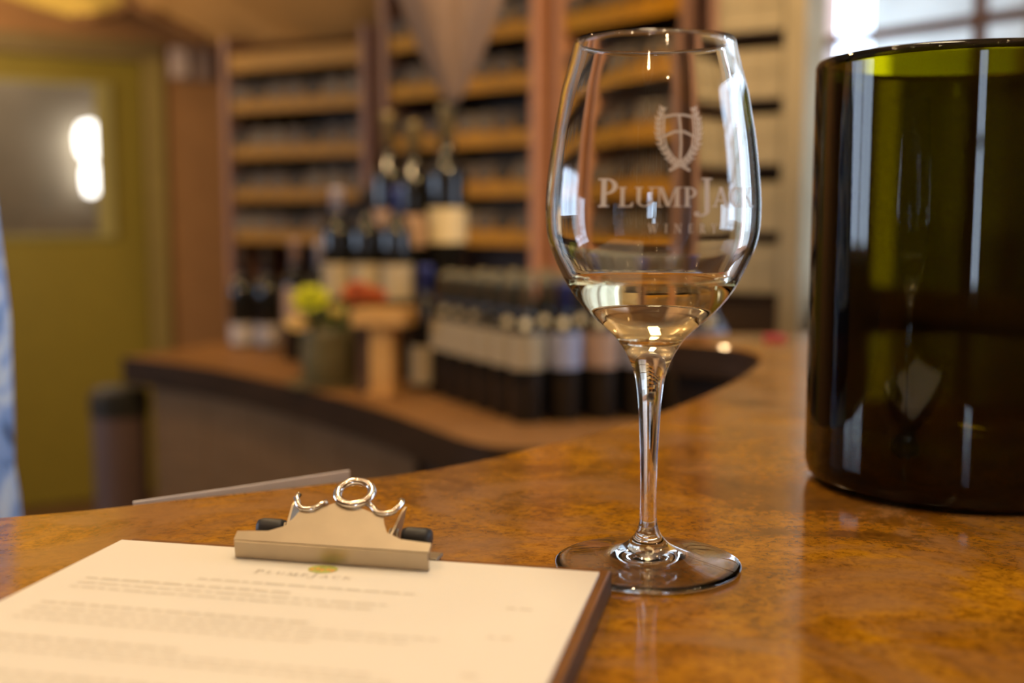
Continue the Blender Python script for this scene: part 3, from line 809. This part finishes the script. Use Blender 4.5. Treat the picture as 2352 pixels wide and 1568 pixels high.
# rack of wooden cases next to the window
cp0, cp1 = (0.474, 2.815), (0.674, 2.697)
Lc, ac = wall_frame('', cp0, cp1)
cr_ = thing('case_rack', 'shelf unit stacked with pale wooden wine cases beside the window', 'shelf', (cp0[0], cp0[1], 0), ac)
obj('side_post', B(0, 0.02, 0, 0.17, FL, 2.1), M['post'], cr_)
obj('side_post', B(Lc - 0.05, Lc, 0, 0.17, FL, 2.1), M['case'], cr_)
obj('back_panel', B(0.02, Lc - 0.05, 0.155, 0.17, 1.02, 2.1), M['rack_back'], cr_)
obj('base_cabinet', B(0.02, Lc - 0.05, 0.02, 0.17, FL, 1.02), M['cab_dark'], cr_)
mc = Matrix.Translation((cp0[0], cp0[1], 0)) @ Matrix.Rotation(ac, 4, 'Z')
case_proto = None
for k, z in enumerate((1.954, 1.802, 1.648, 1.492, 1.339, 1.181, 1.034)):
    obj('shelf', B(0.02, Lc - 0.05, 0.012, 0.155, z - 0.012, z), M['rack_back'], cr_)
    if case_proto is None:
        root = thing('wine_case', '', 'crate')
        wd = Lc - 0.05 - 0.02 - 0.006
        obj('case_body', B(0, wd, 0.012, 0.150, 0, 0.116), M['case'], root)
        for j in range(2): obj('plank', B(0, wd, 0.0, 0.0118, 0.001 + j * 0.0580, 0.0570 + j * 0.0580, bev=0.0015), M['case'], root)
        case_proto = root; o = root
    else: o = copy_tree(case_proto)
    o.location = mc @ Vector((0.023, -0.004, z + 0.0005)); o.rotation_euler = (0, 0, ac)
    tag(o, f'pale wooden wine case, {ORD[k]} from the top, shelf beside the window', 'crate', 'wine cases on the shelf by the window')

# ------------------------------------------------------------------ back counter
fr = smooth_line([(-1.161, 3.395), (-0.98, 3.265), (-0.803, 3.108), (-0.640, 2.930), (-0.5026, 2.7574), (-0.370, 2.590), (-0.2566, 2.4221), (-0.170, 2.27), (-0.095, 2.14), (-0.030, 2.075), (0.06, 2.06), (0.2, 2.08), (0.4, 2.06), (0.62, 1.98)], 4)
bk = [(0.70, 2.30), (0.685, 2.67), (0.465, 2.80), (0.50, 2.98), (0.44, 3.10), (0.09, 3.53), (0.06, 3.56), (-0.46, 4.02), (-0.52, 4.08), (-0.90, 4.30), (-0.95, 3.85), (-1.054, 3.585)]
bc = thing('back_counter', 'low dark-edged wooden back counter curving below the wine racks', 'counter')
bm = bmesh.new(); prism(bm, fr + bk, 0.722, 0.80, mi_side=1, mi_top=0)
obj('counter_slab', bm, [M['back_top'], M['slab_edge']], bc)
ins = offset_line(fr, 0.05)
body = [p for p in ins if -1.075 < p[0] < 0.58]
bm = bmesh.new(); prism(bm, body + [(0.60, 2.35), (0.42, 2.78), (0.0, 3.45), (-0.5, 3.98), (-0.86, 4.2), (-0.92, 3.85), (-1.02, 3.58)], FL, 0.722)
obj('cabinet_body', bm, M['cab_dark'], bc)
pf = [p for p in offset_line(fr, 0.035) if -1.095 < p[0] < -0.185]
step = 4
i = 0
while i < len(pf) - 1:
    seg = pf[i:i + step + 1]
    seg2 = offset_line(seg, 0.014)
    dlt = Vector(seg[-1]) - Vector(seg[-2]); dlt.normalize()
    seg[-1] = (seg[-1][0] - dlt.x * 0.004, seg[-1][1] - dlt.y * 0.004); seg2[-1] = (seg2[-1][0] - dlt.x * 0.004, seg2[-1][1] - dlt.y * 0.004)
    bm = bmesh.new(); prism(bm, seg + seg2[::-1], FL + 0.08, 0.718); obj('front_panel', bm, M['cab'], bc)
    i += step

bn = thing('waste_bin', 'slim taupe bin with dark lid standing at the end of the back counter', 'bin', (-1.190, 3.44, FL))
bn.scale = (1, 1, 1.045)
obj('bin_body', lathe(bmesh.new(), [(0, 0), (0.07, 0), (0.075, 0.01), (0.082, 0.775), (0, 0.775)], 32), M['bin'], bn, smooth=False)
obj('lid', lathe(bmesh.new(), [(0.0, 0.775), (0.084, 0.775), (0.087, 0.78), (0.087, 0.84), (0.07, 0.852), (0, 0.855)], 32), M['bin_lid'], bn)

# ------------------------------------------------------------------ standing bottles
_meshes = {}
def bottle(name, label, loc, h=0.30, r=0.0375, lab=None, foil=None, lz=(0.35, 0.62), group=None, cat='bottle'):
    key = (round(h, 3), round(r, 4), lz, foil, lab)
    if key not in _meshes:
        zs = h * 0.62; rn = r * 0.385
        bm = lathe(bmesh.new(), [(0, 0.006), (r * 0.6, 0.002), (r * 0.9, 0), (r, 0.005), (r, zs), (r * 0.97, zs + h * 0.02), (r * 0.82, zs + h * 0.065), (r * 0.55, zs + h * 0.11), (rn * 1.1, zs + h * 0.15), (rn, zs + h * 0.19), (rn, h - 0.004), (0, h - 0.004)], 24)
        b = obj(name, bm, M['bottle'], smooth=True)
        b.data.shade_smooth()
        kids = []
        if lab: kids.append(obj('paper_label', lathe(bmesh.new(), [(r - 0.001, h * lz[0]), (r + 0.0006, h * lz[0]), (r + 0.0006, h * lz[1]), (r - 0.001, h * lz[1])], 24, close=True), M[lab], b, smooth=False))
        if foil: kids.append(obj('foil_capsule', lathe(bmesh.new(), [(rn - 0.001, h * 0.80), (rn + 0.0008, h * 0.80), (rn + 0.0008, h * 0.965), (rn + 0.002, h * 0.968), (rn + 0.002, h), (0, h + 0.0005)], 20), M[foil], b, smooth=True))
        _meshes[key] = b; o = b
    else: o = copy_tree(_meshes[key])
    o.location = loc
    tag(o, label, cat, group)
    return o


ZC = 0.8005
u = Vector((-0.205, 0.385)).normalized(); v = Vector((0.975, 0.22)).normalized()
P0 = Vector((0.030, 2.335))
glint_mesh = None
for j in range(6):
    for k in range(8):
        p = P0 + u * 0.0665 * k * 1.18 + v * 0.079 * j
        if p.y > 3.55 - 0.9 * p.x or p.x > 0.40 and p.y > 2.6 or (j == 0 and k > 5): continue
        if j == 0: lab, foil = 'cream', 'foil_olive'
        elif k == 0: lab, foil = (('blue_label', 'foil_blue'), ('tan_label', 'foil_olive'), ('blue_label', 'foil_blue'), ('white_label', 'foil_olive'), ('blue_label', 'foil_blue'))[j - 1]
        else: lab, foil = 'cream', 'foil_olive'
        col = dict(cream='cream', blue_label='pale blue', tan_label='tan', white_label='grey-white')[lab]
        bo = bottle('wine_bottle', f'{col} labelled bottle, {ORD[k]} from the near end, {ORD[j]} rank of the bottle block', (p.x, p.y, ZC), 0.285, 0.0365, lab, foil, (0.385, 0.64), 'block of bottles on the back counter')
        if j == 0 or (k == 0 and j in (1, 2)):                  # bright disc standing in for the lamp glint on the outer bottles' shoulders
            if glint_mesh is None:
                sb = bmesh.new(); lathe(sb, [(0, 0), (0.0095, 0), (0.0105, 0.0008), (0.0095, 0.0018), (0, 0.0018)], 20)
                so = obj('glint_disc', sb, M['glint'], bo, smooth=False); glint_mesh = so.data
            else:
                so = bpy.data.objects.new('glint_disc', glint_mesh); C.objects.link(so); so.parent = bo
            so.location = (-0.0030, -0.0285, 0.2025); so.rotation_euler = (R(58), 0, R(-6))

# bottles at the foot of the rack beside the door
for k, (x, y) in enumerate(((-0.862, 3.66), (-0.775, 3.64), (-0.700, 3.70))):
    bottle('wine_bottle', f'grey-white labelled bottle below the door-side rack, {ORD[k]} from the door', (x, y, ZC), 0.30, 0.040, 'white_label', 'foil_dark', (0.04, 0.26), 'bottles below the rack beside the door')

# riser with three standard and four big bottles
rz = thing('bottle_riser', 'dark wooden riser holding the big bottles on the back counter', 'stand', (-0.335, 3.06, 0.8005), math.atan2(-0.385, 0.205) * 0.35)
obj('step', B(-0.17, 0.16, -0.11, 0.02, 0.0, 0.185), M['apron'], rz)
obj('step', B(-0.17, 0.20, 0.02, 0.26, 0.0, 0.225), M['apron'], rz)
mr = rz.matrix_basis.copy()
for k, x in enumerate((-0.115, -0.028, 0.060)):
    p = mr @ Vector((x, -0.055, 0.1855))
    bottle('wine_bottle', f'dark bottle with rounded cream label on the riser, {ORD[k]} in its front row', p, 0.305, 0.041, 'cream', ('foil_white', 'foil_dark', 'foil_blue')[k], (0.06, 0.36), 'front row of bottles on the riser')
for k, (x, y, h, r, lab) in enumerate(((-0.062, 0.14, 0.475, 0.047, 'tan_label'), (0.035, 0.10, 0.445, 0.046, 'tan_label'), (0.138, 0.09, 0.485, 0.052, 'cream_light'))):
    p = mr @ Vector((x, y, 0.2255))
    bottle('large_bottle', ('tall dark bottle with gold foil, farthest of the big riser bottles', 'tall dark bottle with tan label, middle of the big riser bottles', 'tallest big dark bottle with bright cream label on the riser')[k], p, h, r, lab, 'foil_gold', (0.25, 0.44), 'big bottles on the riser')

# pale capped bottles behind the flowers
bottle('slim_bottle', 'slim bottle with pink foil behind the flowers', (-0.630, 3.34, ZC), 0.352, 0.036, 'tan_label', 'foil_pink', (0.3, 0.6))
bottle('slim_bottle', 'slim bottle with white foil behind the flowers', (-0.552, 3.31, ZC), 0.345, 0.036, 'tan_label', 'foil_white', (0.3, 0.6))
bottle('wine_bottle', 'dark bottle with cream label beside the wooden stand', (-0.208, 2.775, ZC), 0.300, 0.040, 'cream_light', 'foil_blue', (0.05, 0.36))

# flowers in a vase on a tray
tr = tag(obj('serving_tray', lathe(bmesh.new(), [(0, 0), (0.095, 0), (0.105, 0.008), (0.10, 0.010), (0.093, 0.004), (0, 0.004)], 32), M['tray'], loc=(-0.455, 2.835, ZC)), 'round olive tray under the flower vase', 'tray')
vs = thing('flower_vase', 'squat sage green vase of lime, cream and coral flowers on the back counter', 'vase', (-0.455, 2.835, ZC + 0.0045))
obj('pot', lathe(bmesh.new(), [(0, 0), (0.058, 0), (0.066, 0.01), (0.072, 0.07), (0.068, 0.125), (0.070, 0.135), (0.064, 0.135), (0.062, 0.12), (0.060, 0.03), (0, 0.025)], 32), M['vase'], vs, smooth=True)
def bloom(x, y, z, r, m, lab):
    bm = bmesh.new()
    for ring_, (n, el, rr) in enumerate(((9, 10, 1.0), (8, 38, 0.85), (6, 64, 0.6))):
        for k in range(n):
            a = 2 * math.pi * k / n + ring_ * 0.4; e = R(el)
            d_ = Vector((math.cos(a) * math.cos(e), math.sin(a) * math.cos(e), math.sin(e)))
            s_ = Vector((-math.sin(a), math.cos(a), 0)); up = d_.cross(s_)
            base = d_ * r * 0.12
            q = [base, base + d_ * r * rr * 0.55 + s_ * r * 0.32 + up * 0.004, d_ * r * rr + up * 0.006, base + d_ * r * rr * 0.55 - s_ * r * 0.32 + up * 0.004]
            top = [bm.verts.new(p) for p in q]; lo = [bm.verts.new(p - up * 0.0025) for p in q]
            bm.faces.new(top); bm.faces.new(lo[::-1])
            for i_ in range(4): bm.faces.new((top[i_], top[(i_ + 1) % 4], lo[(i_ + 1) % 4], lo[i_]))
    o = obj('bloom', bm, m, vs, loc=(x, y, z)); o.rotation_euler = (R(35), 0, 0)
    o['label'] = lab
    st = bmesh.new(); tube(st, [(x * 0.3, y * 0.3, 0.03), (x * 0.7, y * 0.7, 0.10), (x, y, z)], 0.003, 6); obj('stem', st, M['stem'], vs)
bloom(-0.038, -0.02, 0.205, 0.052, M['lime'], 'lime green flower')
bloom(-0.062, -0.05, 0.150, 0.038, M['cream_petal'], 'cream flower')
bloom(0.022, -0.05, 0.172, 0.032, M['yellow_petal'], 'straw yellow flower')
bloom(0.075, 0.00, 0.218, 0.046, M['red_petal'], 'coral red flower')
bloom(0.115, 0.02, 0.210, 0.034, M['red_petal'], 'coral red flower')
bm = bmesh.new()
for k in range(14):
    a = k * 2.4; b = Vector((math.cos(a) * 0.05, math.sin(a) * 0.05, 0.128))
    t_ = b + Vector((math.cos(a) * 0.05, math.sin(a) * 0.05, 0.035 + 0.02 * (k % 3)))
    s_ = Vector((-math.sin(a), math.cos(a), 0)) * 0.014; m_ = (b + t_) / 2 + Vector((0, 0, 0.012))
    bm.faces.new([bm.verts.new(p) for p in (b, m_ + s_, t_, m_ - s_)])
tag(obj('leaves', bm, M['stem'], vs), None)

# wooden stand next to the vase
ws = thing('wooden_stand', 'light wooden T-shaped stand beside the flower vase', 'stand', (-0.300, 2.690, ZC), R(-14))
obj('foot_plate', B(-0.032, 0.032, -0.04, 0.05, 0, 0.012, bev=0.002), M['pine'], ws)
obj('upright', B(-0.028, 0.028, -0.028, 0.028, 0.012, 0.162, bev=0.003), M['pine'], ws)
obj('top_block', B(-0.068, 0.064, -0.045, 0.055, 0.162, 0.203, bev=0.004), M['pine'], ws)
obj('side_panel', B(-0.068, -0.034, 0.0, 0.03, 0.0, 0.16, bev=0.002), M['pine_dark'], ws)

# small red card at the far end of the bar
tag(obj('red_card', B(-0.012, 0.012, -0.008, 0.008, 0, 0.006, bev=0.001), M['red'], loc=(0.325, 1.415, 1.0702), rot=(0, 0, 0.3)), 'small red card lying at the far end of the bar', 'card')

# ------------------------------------------------------------------ hanging fabric
fold = lambda a, z: 1 + 0.055 * math.sin(7 * a + 3 * z) + 0.03 * math.sin(13 * a)
bm = bmesh.new()
lathe(bm, [(0.0, -1.245), (0.014, -1.240), (0.026, -1.22), (0.044, -1.185), (0.080, -1.115), (0.110, -1.04), (0.138, -0.965), (0.170, -0.85), (0.215, -0.6), (0.26, -0.3), (0.30, 0.0), (0, 0.0)], 64, fold=fold)
tag(obj('fabric_cone', bm, M['drape'], loc=(-0.155, 3.05, CEIL), smooth=True), 'taupe fabric cone hanging point down in front of the racks', 'hanging fabric')

def drape(name, label, outline, y, m, edge):
    r = thing(name, label, 'hanging fabric', (0, y, 0))
    bm = bmesh.new()
    f = bm.faces.new([bm.verts.new((x, 0, z)) for x, z in outline])
    bmesh.ops.triangulate(bm, faces=[f]); bmesh.ops.subdivide_edges(bm, edges=bm.edges, cuts=4, use_grid_fill=True)
    for v_ in bm.verts: v_.co.y = 0.012 * math.sin(v_.co.x * 22) + 0.006 * math.sin(v_.co.x * 47)
    o = obj('cloth', bm, m, r, smooth=True); sd = o.modifiers.new('solid', 'SOLIDIFY'); sd.thickness = 0.004
    e = smooth_line([(x, 0, z) for x, z in edge], 6)
    e = [(p[0], 0.012 * math.sin(p[0] * 22) + 0.006 * math.sin(p[0] * 47) - 0.008, p[2]) for p in e]
    obj('edge_shadow', tube(bmesh.new(), e, 0.022, 8), M['edge_shade'], r, smooth=True)  # dark tube draws the shadow line along the cloth edge
    return r
drape('fabric_swag', 'wide ochre fabric swag with dark shadow edge above the rack beside the door',
      [(-1.92, CEIL), (-1.60, 2.115), (-1.45, 2.03), (-1.28, 1.945), (-1.10, 1.935), (-0.80, 1.95), (-0.50, 1.99), (-0.50, CEIL)], 4.95, M['swag'],
      [(-1.70, 2.31), (-1.60, 2.115), (-1.45, 2.03), (-1.29, 1.955)])
drape('fabric_pennant', 'mustard fabric pennant with dark shadow edge above the olive door',
      [(-2.45, CEIL), (-2.20, 2.16), (-2.02, 2.10), (-1.83, 2.045), (-1.70, 2.075), (-1.60, 2.13), (-1.62, CEIL)], 5.02, M['pennant'],
      [(-1.86, 2.05), (-1.79, 2.045), (-1.70, 2.07), (-1.615, 2.115)])

# ------------------------------------------------------------------ person at the picture's edge
pr = thing('person', 'person in blue and white printed top standing behind the bar by the door', 'person', (-0.725, 1.10, FL), 0.0)
pr.scale = (1, 1, 1.14)
def skin(name, chain, edges, m, parent, root=0, lvl=2):
    me = bpy.data.meshes.new(name)
    me.from_pydata([c[0] for c in chain], edges, []); me.update()
    o = bpy.data.objects.new(name, me); C.objects.link(o); o.parent = parent; me.materials.append(m)
    sk = o.modifiers.new('skin', 'SKIN'); ss = o.modifiers.new('sub', 'SUBSURF'); ss.levels = lvl; ss.render_levels = lvl
    sk.use_smooth_shade = True
    for i_, c in enumerate(chain):
        d_ = me.skin_vertices[0].data[i_]; d_.radius = c[1] if isinstance(c[1], tuple) else (c[1], c[1]); d_.use_root = (i_ == root)
    return o
# one continuous body: pelvis, spine, neck, head, arms with hands, legs with feet
ch = [((0, 0, 0.92), (0.13, 0.10)), ((0, 0, 1.08), (0.115, 0.09)), ((0, 0, 1.25), (0.135, 0.10)), ((0, 0, 1.36), (0.10, 0.08)), ((0, 0, 1.44), (0.048, 0.05)), ((0, -0.01, 1.52), (0.065, 0.08)), ((0, -0.01, 1.61), (0.072, 0.09)), ((0, 0.0, 1.67), (0.05, 0.06))]
ed = [(i, i + 1) for i in range(7)]
def limb(start, pts):
    prev = start
    for p in pts:
        ch.append(p); ed.append((prev, len(ch) - 1)); prev = len(ch) - 1
    return prev
for s in (-1, 1):
    hd = limb(3, [((s * 0.160, 0, 1.35), 0.050), ((s * 0.188, 0, 1.22), 0.042), ((s * 0.192, 0.005, 1.09), 0.036), ((s * 0.192, -0.01, 0.98), 0.032), ((s * 0.190, -0.03, 0.86), 0.024), ((s * 0.188, -0.04, 0.81), (0.018, 0.034))])
    for q in range(4): limb(hd, [((s * 0.186, -0.072 + 0.018 * q, 0.755 - 0.004 * (q % 3)), 0.0085), ((s * 0.180, -0.072 + 0.017 * q, 0.725 - 0.006 * (q % 3)), 0.0075)])
    limb(hd, [((s * 0.178, -0.085, 0.80), 0.010), ((s * 0.172, -0.098, 0.775), 0.008)])
    limb(0, [((s * 0.095, 0, 0.80), 0.095), ((s * 0.105, -0.01, 0.50), 0.060), ((s * 0.11, 0.01, 0.28), 0.052), ((s * 0.11, 0.01, 0.085), 0.038), ((s * 0.115, -0.09, 0.035), (0.040, 0.032)), ((s * 0.12, -0.16, 0.03), (0.035, 0.025))])
skin('body', ch, ed, M['skin'], pr)
# clothing
obj('shirt', lathe(bmesh.new(), [(0.0, 0.80), (0.238, 0.80), (0.242, 0.86), (0.232, 1.0), (0.214, 1.14), (0.198, 1.26), (0.176, 1.34), (0.12, 1.395), (0.07, 1.425), (0.06, 1.42)], 48, fold=lambda a, z: 1 + 0.012 * math.sin(8 * a + 6 * z)), M['shirt'], pr, smooth=True).scale = (1, 0.62, 1)
for s in (-1, 1):
    ch = [((s * 0.130, 0, 1.36), 0.066), ((s * 0.172, 0, 1.30), 0.062), ((s * 0.188, 0, 1.20), 0.054), ((s * 0.192, 0.0, 1.09), 0.050), ((s * 0.194, -0.01, 0.98), 0.048), ((s * 0.194, -0.025, 0.885), 0.044)]
    skin('sleeve', ch, [(k, k + 1) for k in range(5)], M['shirt'], pr, root=2)
ch = [((0, 0, 0.97), (0.165, 0.125)), ((0, 0, 0.88), (0.175, 0.13))]; ed = [(0, 1)]
for s in (-1, 1): limb(1, [((s * 0.115, 0, 0.76), 0.105), ((s * 0.120, 0, 0.62), 0.095), ((s * 0.145, -0.01, 0.48), 0.085), ((s * 0.135, 0.01, 0.28), 0.075), ((s * 0.125, 0.01, 0.10), 0.065)])
skin('jeans', ch, ed, M['jeans'], pr)
obj('waist_cloth', lathe(bmesh.new(), [(0.205, -0.06), (0.222, -0.055), (0.225, 0.0), (0.218, 0.07), (0.206, 0.09), (0.20, 0.085), (0.205, 0.0), (0.205, -0.06)], 40, fold=lambda a, z: 1 + 0.02 * math.sin(9 * a)), M['navy'], pr, loc=(0, 0, 1.08), smooth=True).scale = (1.02, 0.68, 0.65)
hd = bmesh.new(); lathe(hd, [(0, 0.13), (0.05, 0.12), (0.082, 0.08), (0.09, 0.02), (0.088, -0.06), (0.075, -0.13), (0.06, -0.14), (0.065, -0.05), (0.06, 0.05), (0, 0.09)], 32)
o = obj('hair', hd, M['hair'], pr, loc=(0, 0.03, 1.585), smooth=True)
fc = bmesh.new()
for s in (-1, 1): bmesh.ops.create_uvsphere(fc, u_segments=12, v_segments=8, radius=0.011, matrix=Matrix.Translation((s * 0.03, -0.092, 1.575)))
obj('eyes', fc, M['hair'], pr)
obj('nose', lathe(bmesh.new(), [(0, -0.012), (0.014, -0.008), (0.010, 0.015), (0.004, 0.035), (0, 0.036)], 10), M['skin'], pr, loc=(0, -0.100, 1.54), smooth=True)
obj('mouth', B(-0.022, 0.022, -0.098, -0.086, 1.505, 1.514, bev=0.003), M['red_petal'], pr)
